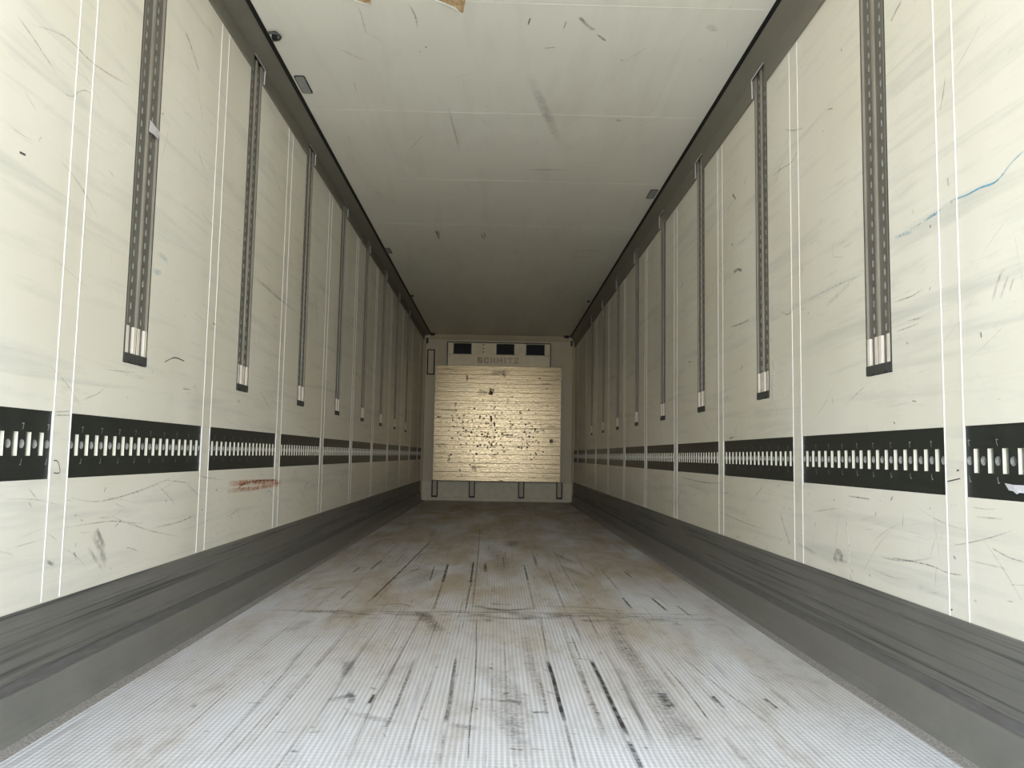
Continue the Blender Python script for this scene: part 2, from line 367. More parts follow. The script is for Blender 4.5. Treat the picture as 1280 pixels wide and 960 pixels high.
        for pts, w_, c, a in [
            ([(1282, 187), (1265, 203), (1252, 220), (1242, 229), (1225, 235), (1208, 244), (1191, 250)], 3.2, BL, .88),
            ([(1172, 266), (1163, 271), (1155, 277)], 5, BL, .8), ([(1191, 251), (1188, 254)], 5, BL, .8), ([(1140, 290), (1130, 293), (1119, 297)], 5, (.3, .5, .62), .65),
            ([(1190, 252), (1150, 280), (1116, 297)], 3, (.45, .58, .62), .55), ([(1127, 2), (1120, 14), (1114, 27)], 5, (.33, .28, .26), .7),
            ([(1182, 95), (1179, 120), (1175, 140)], 3, (.3, .28, .25), .6), ([(1185, 222), (1186, 233)], 4, (.38, .30, .20), .7), ([(1163, 281), (1163, 285)], 3, (.25, .13, .08), .95),
            ([(1240, 378), (1250, 345), (1258, 335)], 6, (.38, .35, .34), .5), ([(1250, 375), (1262, 340)], 5, (.40, .37, .36), .45), ([(1262, 365), (1268, 345)], 5, (.4, .37, .36), .45),
            ([(1226, 415), (1227, 422)], 3, DK, .9), ([(965, 222), (975, 212), (990, 202), (1000, 181)], 2.2, (.4, .4, .36), .6),
            ([(1034, 139), (1037, 136), (1041, 136)], 1.6, DK, .8), ([(1041, 300), (1042, 320), (1055, 321)], 1.4, GR, .5), ([(975, 388), (985, 393), (994, 383)], 2, GR, .6),
            ([(1117, 378), (1140, 370), (1155, 360)], 2, GR, .6), ([(1120, 415), (1150, 404)], 2, GR, .6), ([(1135, 401), (1153, 397)], 2, GR, .6),
            ([(1010, 375), (1050, 355), (1080, 343)], 3, (.5, .58, .6), .6), ([(1030, 385), (1070, 347)], 8, (.55, .62, .65), .4),
            ([(1043, 702), (1047, 690), (1054, 699)], 12, (.22, .20, .19), .65), ([(1040, 697), (1060, 703)], 5, DK, .5),
            ([(1062, 680), (1063, 726)], 3.5, (.92, .9, .86), .95), ([(1058, 648), (1061, 690)], 2, (.88, .87, .83), .8), ([(1060, 700), (1068, 722)], 3, (.90, .88, .85), .6),
            ([(1184, 602), (1201, 598)], 1.8, DK, .95), ([(1196, 588), (1199, 588)], 3, DK, .9), ([(1060, 620), (1088, 624)], 2, GR, .7),
            ([(1115, 697), (1160, 706), (1185, 716), (1204, 719)], 1.8, GR, .75), ([(1240, 685), (1262, 697), (1282, 703)], 1.8, GR, .7), ([(1220, 646), (1255, 649)], 3, GR, .6),
            ([(975, 640), (981, 660), (988, 682)], 1.8, GR, .7), ([(1130, 640), (1128, 662)], 1.6, GR, .5), ([(1170, 670), (1163, 697)], 1.6, GR, .55),
            ([(1083, 529), (1084, 545)], 1, GR, .4), ([(1140, 501), (1146, 502)], 2, DK, .7), ([(1040, 495), (1042, 505)], 1.8, DK, .6), ([(1117, 527), (1119, 530)], 2, DK, .8),
            ([(1245, 499), (1252, 499)], 2, DK, .5), ([(966, 455), (967, 490), (965, 515)], 3, (.93, .9, .86), .9), ([(966, 468), (970, 490), (968, 510)], 2.4, (.9, .88, .85), .9),
            ([(966, 470), (978, 462)], 1.6, (.9, .88, .85), .8), ([(966, 480), (980, 494)], 1.6, (.9, .88, .85), .8), ([(966, 452), (967, 462)], 2, (.5, .3, .15), .8), ([(967, 500), (972, 514)], 1.6, (.9, .88, .85), .8),
            ([(916, 243), (920, 249)], 4, (.28, .22, .19), .8), ([(915, 304), (916, 307)], 3, DK, .7), ([(917, 341), (922, 337), (928, 338)], 5, GR, .7), ([(878, 374), (882, 368), (893, 360)], 0, GR, .5),
            ([(851, 362), (854, 352)], 3, GR, .6), ([(913, 409), (925, 405), (938, 399)], 3, GR, .6), ([(860, 453), (864, 452)], 1.5, DK, .8), ([(926, 462), (929, 456)], 1.5, DK, .7),
            ([(912, 548), (918, 546)], 3, DK, .7), ([(850, 596), (880, 603), (905, 604)], 1.6, GR, .6), ([(758, 562), (762, 583)], 1.3, DK, .5), ([(900, 640), (935, 655), (958, 662)], 2, (.35, .25, .15), .5),
            ([(1015, 640), (1050, 635)], 2, (.5, .42, .3), .45), ([(1210, 700), (1262, 712)], 3, (.45, .35, .3), .35), ([(1155, 740), (1175, 742)], 2.5, GR, .5), ([(1218, 750), (1222, 753)], 4, DK, .5)]:
            if w_: pm(pts, w_, c, a)
    # fainter scratches scattered along the lining
    rnd = random.Random(11 if side == 'L' else 23)
    for k in range(430):
        y = rnd.uniform(1.7, 12.6); low = rnd.random() < .55
        z = rnd.uniform(.34, .64) if low else rnd.uniform(.86, 2.5)
        L = rnd.uniform(.02, .35 if low else .28)
        an = rnd.gauss(-.25, .25) if rnd.random() < .75 else rnd.uniform(-1.4, 1.4)
        bend = rnd.uniform(-.5, .5); pts = []
        for i in range(5):
            pts.append((y, z)); y += math.cos(an)*L/4; z += math.sin(an)*L/4; an += bend/4
        if all(.33 < p[1] < .64 or .845 < p[1] < 2.5 for p in pts) and not any(inside(p[0], p[1]) or inside(p[0]+.05, p[1]) for p in pts):
            ribbon(mb, put_at(), pts, rnd.choice((.0018, .0025, .004, .007)), rnd.choice((DK, GR, GR, (.38, .34, .28))), rnd.uniform(.2, .62))
    for k in range(150):   # small nicks
        y = rnd.uniform(1.7, 11); z = rnd.choice((rnd.uniform(.34, .63), rnd.uniform(.86, 2.4)))
        if inside(y, z) or inside(y+.03, z): continue
        an = rnd.uniform(0, 3); L = rnd.uniform(.005, .02)
        ribbon(mb, put_at(), [(y, z), (y+math.cos(an)*L, z+math.sin(an)*L)], rnd.uniform(.003, .007), DK, rnd.uniform(.5, .95))
    o = mb.build('wall_left' if side == 'L' else 'wall_right'); tag(o, kind='structure')
    # joint strips: two raised sealant beads over each panel joint
    ztop = CZ[side][0]-.002
    for g in G[1:]:
        b = MB()
        for e_ in (g-GH, g+GH):
            prof = [(sg*(HW+.001), e_-.0030), (sg*(HW-.0012), e_-.0020), (sg*(HW-.0018), e_), (sg*(HW-.0012), e_+.0020), (sg*(HW+.001), e_+.0030)]
            b.extrude(prof, .316, ztop, 'z', JOINT)
        b.build('joint_strip', o, smooth=False)
    return o
WL = wall('L'); WR = wall('R')

# ------------------------------------------------------------------ floor, ceiling, front wall
def floor():
    mb = MB()
    W = HW-.02
    joints = [.77, 3.81, 6.86, 9.92, 12.97]
    ys = [Y0]
    for j in joints: ys += [j-.0035, j+.0035]
    ys.append(LEN)
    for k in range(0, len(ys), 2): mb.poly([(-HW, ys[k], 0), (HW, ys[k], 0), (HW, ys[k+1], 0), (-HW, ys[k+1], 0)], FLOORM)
    for j in joints:
        a, b = j-.0035, j+.0035
        mb.poly([(-HW, a, -.006), (HW, a, -.006), (HW, b, -.006), (-HW, b, -.006)], BLACK)
        mb.poly([(-HW, a, 0), (HW, a, 0), (HW, a, -.006), (-HW, a, -.006)], FLOORM); mb.poly([(-HW, b, 0), (HW, b, 0), (HW, b, -.006), (-HW, b, -.006)], FLOORM)
    mb.poly([(-HW, Y0, -.06), (HW, Y0, -.06), (HW, LEN, -.06), (-HW, LEN, -.06)], BLACK); mb.poly([(-HW, Y0, -.06), (HW, Y0, -.06), (HW, Y0, 0), (-HW, Y0, 0)], BLACK)
    def put_at():
        h = lift(); return lambda x, y: (x, y, h)
    def pm(pts, wpx, col, al):
        q = [on_level(0, *p) for p in pts]; d = q[len(q)//2][1]
        ribbon(mb, put_at(), q, wpx*d/F, col, al)
    BK = (.05, .045, .045); BR = (.17, .13, .09); RU = (.24, .15, .09)
    for pts, w_, c, a in [
        ([(684, 825), (692, 850), (699, 878), (706, 903)], 6.5, BK, .93), ([(706, 903), (714, 935), (720, 965)], 6, (.16, .14, .15), .6),
        ([(738, 824), (752, 852), (767, 884), (785, 921)], 6.5, BK, .92), ([(785, 925), (796, 948), (806, 970)], 7, BK, .8),
        ([(570, 822), (566, 850), (562, 880), (556, 905)], 6, (.08, .075, .07), .75), ([(556, 910), (552, 935), (548, 960)], 6, (.15, .13, .13), .6),
        ([(518, 823), (508, 850), (496, 880), (480, 915)], 6, (.18, .16, .15), .66), ([(546, 830), (535, 865), (520, 905), (508, 950)], 4, (.25, .18, .15), .6),
        ([(596, 775), (594, 850), (588, 900), (585, 960)], 2.2, BK, .75), ([(530, 765), (505, 810), (480, 855), (468, 876), (430, 960)], 2.4, BR, .68), ([(468, 868), (461, 880)], 5, BK, .9),
        ([(700, 768), (712, 810), (728, 850), (748, 900), (760, 940)], 7, (.3, .25, .2), .5), ([(672, 840), (680, 875), (684, 905)], 5, (.2, .17, .15), .55),
        ([(722, 822), (730, 850), (745, 890), (760, 930)], 6, (.28, .22, .16), .55), ([(437, 826), (432, 848)], 18, (.17, .16, .18), .62), ([(410, 876), (444, 868)], 17, (.12, .11, .14), .66), ([(438, 862), (440, 880)], 12, (.1, .1, .12), .6),
        ([(600, 873), (625, 876), (650, 878)], 11, (.2, .19, .2), .62), ([(632, 874), (652, 879)], 9, BK, .69), ([(636, 936), (654, 938)], 4, BK, .8), ([(664, 936), (680, 938)], 5, BK, .68),
        ([(601, 830), (640, 870), (660, 930)], 46, (.4, .36, .33), .5), ([(611, 878), (640, 910), (655, 950)], 40, (.33, .31, .3), .45), ([(655, 790), (665, 840), (690, 900)], 20, (.4, .33, .27), .45),
        ([(590, 757), (630, 763), (672, 760)], 14, BR, .66), ([(612, 755), (640, 756)], 12, BR, .68), ([(585, 770), (670, 775)], 9, RU, .5),
        ([(470, 757), (500, 755), (515, 759)], 10, BR, .6), ([(430, 766), (470, 768)], 7, BR, .5), ([(525, 765), (550, 790)], 24, (.28, .22, .17), .62),
        ([(320, 762), (420, 764), (520, 765), (640, 766), (760, 767), (900, 769)], 4, BR, .80), ([(660, 757), (740, 760), (790, 766)], 9, BR, .55),
        ([(765, 765), (775, 800), (800, 835), (828, 868)], 30, (.26, .22, .18), .57), ([(800, 840), (845, 900), (880, 950)], 50, (.30, .28, .26), .55), ([(826, 866), (838, 885)], 14, (.12, .11, .11), .68),
        ([(830, 832), (856, 860), (886, 901)], 2.5, BR, .75), ([(850, 820), (900, 860), (950, 897), (990, 935)], 3.4, RU, .66), ([(890, 870), (906, 886)], 7, BK, .8), ([(955, 873), (972, 886)], 6, (.1, .09, .09), .8),
        ([(905, 920), (925, 945), (945, 965)], 7, (.25, .22, .2), .6), ([(932, 838), (970, 858)], 3, BR, .6),
        ([(778, 747), (790, 761)], 4.2, BK, .82), ([(815, 748), (834, 764)], 4.0, BK, .85), ([(846, 757), (866, 772)], 4, BK, .7), ([(726, 825), (714, 795)], 4, BR, .6),
        ([(712, 768), (728, 802)], 4, BK, .6), ([(735, 770), (750, 800)], 3.4, BK, .62), ([(676, 770), (684, 825)], 2.8, BK, .6),
        ([(560, 705), (553, 729)], 4.0, BK, .88), ([(592, 702), (588, 730)], 3.2, BK, .88), ([(553, 729), (542, 763)], 3, BR, .72), ([(588, 730), (582, 763)], 3.2, BR, .70),
        ([(543, 708), (537, 727)], 2.4, BK, .7), ([(655, 706), (660, 727)], 2.6, BK, .84), ([(606, 704), (607, 715)], 5, BK, .7), ([(660, 727), (668, 762)], 2.2, BR, .7), ([(685, 710), (707, 764)], 2.4, BR, .7),
        ([(540, 675), (500, 715), (458, 755)], 3.0, (.13, .10, .08), .88), ([(600, 660), (598, 690), (590, 764)], 1.6, BR, .7), ([(478, 700), (463, 712)], 4, BK, .8), ([(450, 709), (441, 716)], 4, BK, .7), ([(438, 738), (425, 750)], 4, (.16, .13, .11), .72),
        ([(512, 714), (526, 711)], 5, BK, .7), ([(470, 735), (520, 712), (545, 700)], 1.6, BR, .6), ([(733, 712), (745, 722)], 4, BK, .62), ([(780, 715), (790, 722)], 3, BK, .75), ([(750, 710), (775, 740)], 2, BR, .68), ([(690, 685), (720, 740)], 1.8, BR, .66),
        ([(698, 706), (735, 722)], 18, (.25, .20, .15), .5), ([(610, 680), (640, 720)], 34, (.30, .25, .19), .4), ([(690, 690), (720, 705)], 12, (.26, .2, .16), .5), ([(500, 740), (545, 712)], 30, (.32, .26, .2), .45),
        ([(385, 738), (420, 733)], 12, (.32, .25, .2), .5), ([(382, 736), (388, 733)], 3, BK, .6), ([(355, 793), (395, 770)], 22, (.36, .29, .23), .45),
        ([(440, 676), (620, 677), (790, 680)], 1.6, (.13, .10, .08), .68), ([(640, 676), (640, 684)], 26, BR, .5),
        ([(400, 790), (330, 870), (250, 960)], 3.6, (.30, .26, .22), .6), ([(450, 770), (380, 850), (300, 940)], 10, (.42, .36, .31), .45), ([(300, 905), (380, 820)], 2, GR, .5),
        ([(560, 905), (600, 912)], 22, (.4, .37, .37), .5), ([(430, 890), (500, 905)], 20, (.38, .35, .35), .4)]:
        pm(pts, w_, c, a)
    rnd = random.Random(5)
    for k in range(70):     # grime gathered along the first joint
        x = rnd.uniform(-.95, .95); L = rnd.uniform(.04, .22); y = 3.81+rnd.gauss(.0, .06)
        ribbon(mb, put_at(), [(x, y), (x+L/2, y+rnd.uniform(-.01, .01)), (x+L, y)], rnd.uniform(.02, .12), rnd.choice((BR, (.22, .17, .12), (.3, .24, .18))), rnd.uniform(.2, .42))
    for k in range(260):    # dark drag lines run the length of the floor, between the ribs
        x = round(rnd.uniform(-1.1, 1.1)/.0147)*.0147; y = rnd.uniform(1.8, 11.); L = rnd.uniform(.1, .9)
        ribbon(mb, put_at(), [(x, y), (x+rnd.uniform(-.004, .004), y+L)], rnd.choice((.004, .005, .008)), rnd.choice((BK, BR, BR, RU)), rnd.uniform(.25, .68))
    for k in range(260):
        x = rnd.gauss(.05, .5); y = rnd.uniform(1.8, 7.5)
        if abs(x) > 1.1: continue
        an = rnd.uniform(0, 3.1); L = rnd.uniform(.01, .05)
        ribbon(mb, put_at(), [(x, y), (x+math.cos(an)*L, y+math.sin(an)*L)], rnd.uniform(.004, .02), rnd.choice((BK, BR, RU)), rnd.uniform(.3, .7))
    return tag(mb.build('floor'), kind='structure')
FL = floor()

def ceiling():
    mb = MB(); seams = [3.35+1.14*n for n in range(-3, 9)]
    ys = [Y0]
    for s in seams: ys += [s-.003, s+.003]
    ys.append(LEN)
    for k in range(len(ys)-1):
        a, b = ys[k], ys[k+1]; z = CEIL if k % 2 == 0 else CEIL
        mb.poly([(-HW-.05, a, z), (HW+.05, a, z), (HW+.05, b, z), (-HW-.05, b, z)], CEILM)
        if k % 2: mb.box((-1.12, a, CEIL-.0005), (1.12, b, CEIL), CEILM)
    mb.poly([(-HW-.07, Y0, CEIL+.06), (HW+.07, Y0, CEIL+.06), (HW+.07, LEN, CEIL+.06), (-HW-.07, LEN, CEIL+.06)], CEILM)
    mb.poly([(-HW-.07, Y0, CEIL+.06), (HW+.07, Y0, CEIL+.06), (HW+.07, Y0, CEIL), (-HW-.07, Y0, CEIL)], CEILM)
    def put_at():
        h = lift(); return lambda x, y: (x, y, CEIL-h)
    def pm(pts, wpx, col, al):
        q = [on_level(CEIL, *p) for p in pts]; d = q[len(q)//2][1]
        ribbon(mb, put_at(), q, wpx*d/F, col, al)
    for pts, w_, c, a in [
        ([(724, 21), (735, 32), (743, 38)], 6, (.22, .21, .2), .72), ([(747, 43), (757, 51)], 4.5, (.2, .19, .18), .75), ([(663, 22), (660, 31)], 2, DK, .85), ([(708, 26), (704, 37)], 1.6, GR, .7),
        ([(681, 60), (694, 59)], 2.5, (.75, .75, .74), .9), ([(776, 75), (779, 75)], 3, DK, .8), ([(670, 177), (672, 177)], 3, DK, .7), ([(873, 76), (879, 75)], 1.8, DK, .6),
        ([(655, 212), (714, 212)], 4.5, (.25, .23, .2), .55), ([(532, 58), (533, 60)], 3, DK, .8), ([(524, 64), (525, 65)], 3, DK, .7), ([(511, 5), (519, 20), (522, 36)], 3, GR, .6), ([(447, 8), (452, 20), (458, 42)], 2.2, GR, .6),
        ([(442, 102), (446, 114)], 1.8, GR, .6), ([(559, 128), (575, 190)], 3, GR, .4), ([(770, 148), (776, 152)], 9, GR, .5), ([(885, 30), (895, 40)], 14, (.4, .41, .39), .4), ([(545, 288), (549, 299)], 2.5, DK, .85), ([(548, 288), (550, 296)], 2, DK, .6), ([(601, 292), (605, 299)], 2.5, DK, .7), ([(605, 291), (607, 297)], 2, (.6, .58, .5), .8),
        ([(710, 313), (755, 313)], 3, (.2, .18, .15), .5), ([(710, 321), (750, 321)], 2, (.2, .18, .15), .5), ([(608, 133), (611, 134)], 3, DK, .6), ([(660, 90), (700, 180)], 14, (.4, .4, .38), .35)]:
        pm(pts, w_, c, a)
    rnd = random.Random(31)
    for k in range(120):
        x = rnd.uniform(-1.05, 1.05); y = rnd.uniform(3.3, 12); an = rnd.gauss(1.5, .7); L = rnd.uniform(.02, .4)
        ribbon(mb, put_at(), [(x, y), (x+math.cos(an)*L, y+math.sin(an)*L)], rnd.choice((.003, .004, .008)), GR, rnd.uniform(.15, .5))
    o = tag(mb.build('ceiling'), kind='structure')
    # two tears in the lining, foam showing behind curled white edges
    for pts, flap in (([(432, -14), (446, -1), (455, 2), (463, 4), (464, -2), (462, -16)], [(430, -14), (445, 0), (455, 3.5), (463, 5)]),
                      ([(520, -22), (548, -1), (560, 4), (570, 8), (575, 14), (579, 15), (580, 8), (582, 0), (584, -16)], [(518, -22), (546, 0), (558, 5), (569, 10), (575, 15)])):
        t = MB(); P = [on_level(CEIL, *p) for p in pts]; n = len(P)
        t.poly([(x, y, CEIL-.004) for x, y in P], FOAM)
        for i in range(n):
            a, b = P[i], P[(i+1) % n]; t.poly([(a[0], a[1], CEIL-.004), (b[0], b[1], CEIL-.004), (b[0], b[1], CEIL), (a[0], a[1], CEIL)], FOAM)
        Q = [on_level(CEIL, *p) for p in flap]
        for (a, b) in zip(Q, Q[1:]):
            t.poly([(a[0], a[1], CEIL-.001), (b[0], b[1], CEIL-.001), (b[0]-.004, b[1]-.010, CEIL-.010), (a[0]-.004, a[1]-.010, CEIL-.010)], TORN)
            t.poly([(a[0]-.004, a[1]-.010, CEIL-.010), (b[0]-.004, b[1]-.010, CEIL-.010), (b[0]+.002, b[1]+.006, CEIL-.005), (a[0]+.002, a[1]+.006, CEIL-.005)], TORN)
        tr = t.build('torn_lining', o); tr['label'] = 'brown foam showing through a torn white edge'
    return o
CE = ceiling()

def front_wall():
    mb = MB()
    mb.box((-HW-.06, LEN, -.05), (HW+.06, LEN+.06, CEIL+.06), FRAME)
    o = tag(mb.build('wall_front'), kind='structure')
    k = MB(); k.extrude([(LEN-.028, .012), (LEN-.028, .300), (LEN-.022, .306), (LEN, .306), (LEN, .012)], -1.2, 1.2, 'x', KICKF)
    k.extrude([(LEN-.030, .0), (LEN-.034, .004), (LEN-.034, .05), (LEN-.028, .056), (LEN-.026, .0)], -1.2, 1.2, 'x', KICKF)
    k.build('kick_plate', o)['label'] = 'pale kick plate across the foot of the front wall'
    r = MB(); r.extrude([(LEN, 2.60), (LEN-.012, 2.615), (LEN-.035, 2.655), (LEN-.05, CEIL), (LEN, CEIL)], -1.13, 1.13, 'x', FRAME)
    r.build('top_rail', o)
    for s in (-1, 1):
        c = MB(); c.extrude([(s*HW, LEN), (s*(HW-.035), LEN), (s*(HW-.030), LEN-.010), (s*(HW-.006), LEN-.035), (s*HW, LEN-.036)], .0, 2.62, 'z', FRAME); c.build('corner_trim', o)
    return o
FR = front_wall()

# kick plates along both walls and the curb where the floor turns up
for side, sg in (('left', -1), ('right', 1)):
    X = lambda d: sg*(HW-d)
    ZT = .312 if sg < 0 else .326
    b = MB()
    b.extrude([(X(0), ZT), (X(.004), ZT), (X(.006), ZT-.003), (X(.006), .272), (X(.0045), .270), (X(.0045), .266), (X(.006), .264), (X(.006), .152), (X(.010), .149), (X(.010), .142), (X(.004), .140), (X(0), .140)], Y0, LEN-.036, 'y', GREY_SKIRT)
    o = tag(b.build('baseboard_'+side), kind='structure')
    c = MB(); c.extrude([(X(0), .138), (X(.004), .138), (X(.009), .111), (X(.0165), .109), (X(.018), .100), (X(.019), .05), (X(.022), .028), (X(.030), .010), (X(.042), .003), (X(.043), 0), (X(0), 0)], Y0, LEN-.036, 'y', CURB)
    lg = MB(); lg.extrude([(X(.001), .1415), (X(.0068), .1410), (X(.0115), .1105), (X(.001), .1100)], Y0, LEN-.036, 'y', speckled('worn_dark_ledge', (.135, .128, .118), .55, 0, .25, 9, .5, (1, 1, 8)))
    lg.build('dark_ledge', o)['label'] = 'dark band between plate and curb'
    cu = c.build('floor_curb', o); cu['label'] = 'smooth grey curb below the scuffed plate'
    e_ = MB(); e_.extrude([(X(.043), .0), (X(.043), .0016), (X(.084), .0012), (X(.086), 0)], Y0, LEN-.036, 'y', speckled('grainy_edge_strip', (.33, .30, .27), .7, 0, .5, 140))
    e_.build('edge_strip', o)

# cornices with a notch over every vertical track
for side, sg, key, T in (('left', -1, 'L', TRL), ('right', 1, 'R', TRR)):
    zb, xt = CZ[key]; b = MB(); fr = .31 if key == 'L' else .40
    A = (sg*(HW-.012), zb); B = (sg*xt, CEIL-.004)
    N = (sg*(HW-.014), 2.659 if key == 'L' else 2.596)
    th = (.010*sg, .006)     # sheet thickness, away from the room
    def q(p, y): return (p[0], y, p[1])
    def back(p): return (p[0]+th[0], p[1]+th[1])
    y = Y0; cuts = [(t-.006, t+TW+.006) for t in T]+[(LEN-.036, None)]
    for c0, c1 in cuts:
        b.poly([q(A, y), q(A, c0), q(N, c0), q(N, y)], CORN)
        b.poly([q(A, y), q(A, c0), (sg*HW, c0, A[1]), (sg*HW, y, A[1])], CORN)
        if c1: y = c1
    b.poly([q(N, Y0), q(N, LEN-.036), q(B, LEN-.036), q(B, Y0)], CORN)
    b.poly([q(N, Y0), q(N, LEN-.036), q(back(N), LEN-.036), q(back(N), Y0)], CORN)
    o = tag(b.build('trim_1' if key == 'L' else 'trim_2', merge=False), kind='structure'); o['label'] = 'grey sloping cornice along the top of the %s wall' % side
    for t in T:              # bright cut edge round each notch
        e_ = MB(); y0, y1 = t-.006, t+TW+.006; s = .0022
        NI = (N[0]-sg*.001, N[1]-.001); AI = (A[0], A[1])
        e_.poly([q(N, y0), q(N, y1), q(back(N), y1), q(back(N), y0)], JOINT)
        d = Vector((B[0]-A[0], B[1]-A[1])).normalized()*.009
        o1 = (-sg*.0008, -.0008)
        e_.poly([(N[0]+o1[0], y0-s, N[1]+o1[1]), (N[0]+o1[0], y1+s, N[1]+o1[1]), (N[0]+d.x+o1[0], y1+s, N[1]+d.y+o1[1]), (N[0]+d.x+o1[0], y0-s, N[1]+d.y+o1[1])], JOINT)
        e_.poly([(A[0]+o1[0], y1, A[1]+o1[1]), (A[0]+o1[0], y1+.004, A[1]+o1[1]), (N[0]+o1[0], y1+.004, N[1]+o1[1]), (N[0]+o1[0], y1, N[1]+o1[1])], JOINT)
        e_.poly([q(A, y1-.001), q(N, y1-.001), (N[0]+sg*.0035, y1-.001, N[1]), (A[0]+sg*.0035, y1-.001, A[1])], JOINT)
        e_.build('notch_edge', o)
    g = MB(); g.extrude([(B[0]+sg*.004, CEIL-.009), (B[0]-sg*.010, CEIL-.0085), (B[0]-sg*.014, CEIL-.004), (B[0]-sg*.014, CEIL), (B[0]+sg*.006, CEIL)], Y0, LEN-.036, 'y', BLACK)
    g.build('rubber_seal', o)['label'] = 'black seal between cornice and ceiling'

# ------------------------------------------------------------------ cargo rails
CELL = .0284
def holed(mb, put, u0, u1, v0, v1, hole, mat, dep_put=None, lin=None):
    outer = [(u0, v0), (u1, v0), (u1, v1), (u0, v1)]
    allp = outer+hole
    tris = tessellate_polygon([[Vector((*p, 0)) for p in outer], [Vector((*p, 0)) for p in hole]])
    for t in tris: mb.poly([put(*allp[i]) for i in t], mat)
    if lin is not None:
        n = len(hole)
        for i in range(n):
            a, b = hole[i], hole[(i+1) % n]; lin[0].poly([put(*a), put(*b), dep_put(*b), dep_put(*a)], lin[1])
def circ(cx, cyy, r, n=16): return [(cx+r*math.cos(2*math.pi*k/n), cyy+r*math.sin(2*math.pi*k/n)) for k in range(n)]
def make_rail(sg, length, label, y0):
    n = int(length/CELL)
    if n % 2 == 0: n -= 1
    cell = length/n
    t = thing('cargo_rail', label, 'cargo rail', (sg*HW, y0, RZ0), 'horizontal lashing rails set into the side walls')
    H = RZ1-RZ0; mid = H*.5+.002
    D1, D2 = .004, .0135      # face and bottom of the openings, into the wall
    pf = lambda u, v: (sg*D1, u, v); pb = lambda u, v: (sg*D2, u, v)
    P = MB(); Ln = MB(); Bk = MB(); St = MB()
    for k in range(n):
        a, b = k*cell, (k+1)*cell; c = (a+b)/2
        hole = circ(c, mid, .0118) if k % 2 == 0 else [(c-.0115, mid-.031), (c+.0115, mid-.031), (c+.0115, mid+.031), (c-.0115, mid+.031)]
        holed(P, pf, a, b, .0, H, hole, RAILB, pb, (Ln, CUT if k % 2 else STAMP))
        if k % 4 == 2:
            f = .008
            for (dz, pts) in ((mid+.046, [(-.6, .7), (.6, .9), (-.1, -1.)]), (mid-.047, [(.4, .9), (.0, -.9), (-.7, -.7)])):
                q = [(c+p[0]*f, dz+p[1]*f*1.1) for p in pts]
                for i in range(2):
                    p0, p1 = Vector(q[i]), Vector(q[i+1]); d = (p1-p0).normalized(); nn = Vector((-d.y, d.x))*.0011
                    P.poly([(sg*(D1-.0008), *(p0-nn)), (sg*(D1-.0008), *(p1-nn)), (sg*(D1-.0008), *(p1+nn)), (sg*(D1-.0008), *(p0+nn))], STAMP)
    P.box((sg*D1, 0, 0), (sg*(D2+.006), length, .003), RAILB); P.box((sg*D1, 0, H-.003), (sg*(D2+.006), length, H), RAILB)
    Bk.box((sg*D2, .001, .02), (sg*(D2+.005), length-.001, H-.02), BACKM)
    child(P, 'face_plate', t); child(Bk, 'back_channel', t); s = child(Ln, 'slot_lining', t); s['label'] = 'bright metal edges of the slots'
    return t
ORD = ['', 'second', 'third', 'fourth', 'fifth', 'sixth', 'seventh', 'eighth', 'ninth', 'tenth', 'eleventh', 'twelfth']
for side, sg, G in (('left', -1, GAPL), ('right', 1, GAPR)):
    proto = None
    S = [s for s in sections(G) if s[1] > 1.85]
    for i, (a, b) in enumerate(S):
        lab = ('black slotted cargo rail on the %s wall, cut off by the photo edge' % side if i == 0 else
               'long black cargo rail on the %s wall, first whole one from the camera' % side if i == 1 else
               'last short black cargo rail on the %s wall, meeting the front wall' % side if i == len(S)-1 else
               'black slotted cargo rail on the %s wall, %s section counted from the camera' % (side, ORD[i]))
        if proto is None or abs((b-a)-plen) > .01:
            r = make_rail(sg, b-a, lab, a)
            if proto is None: proto, plen = r, b-a
        else: copy_tree(proto, (sg*HW, a, RZ0), lab)

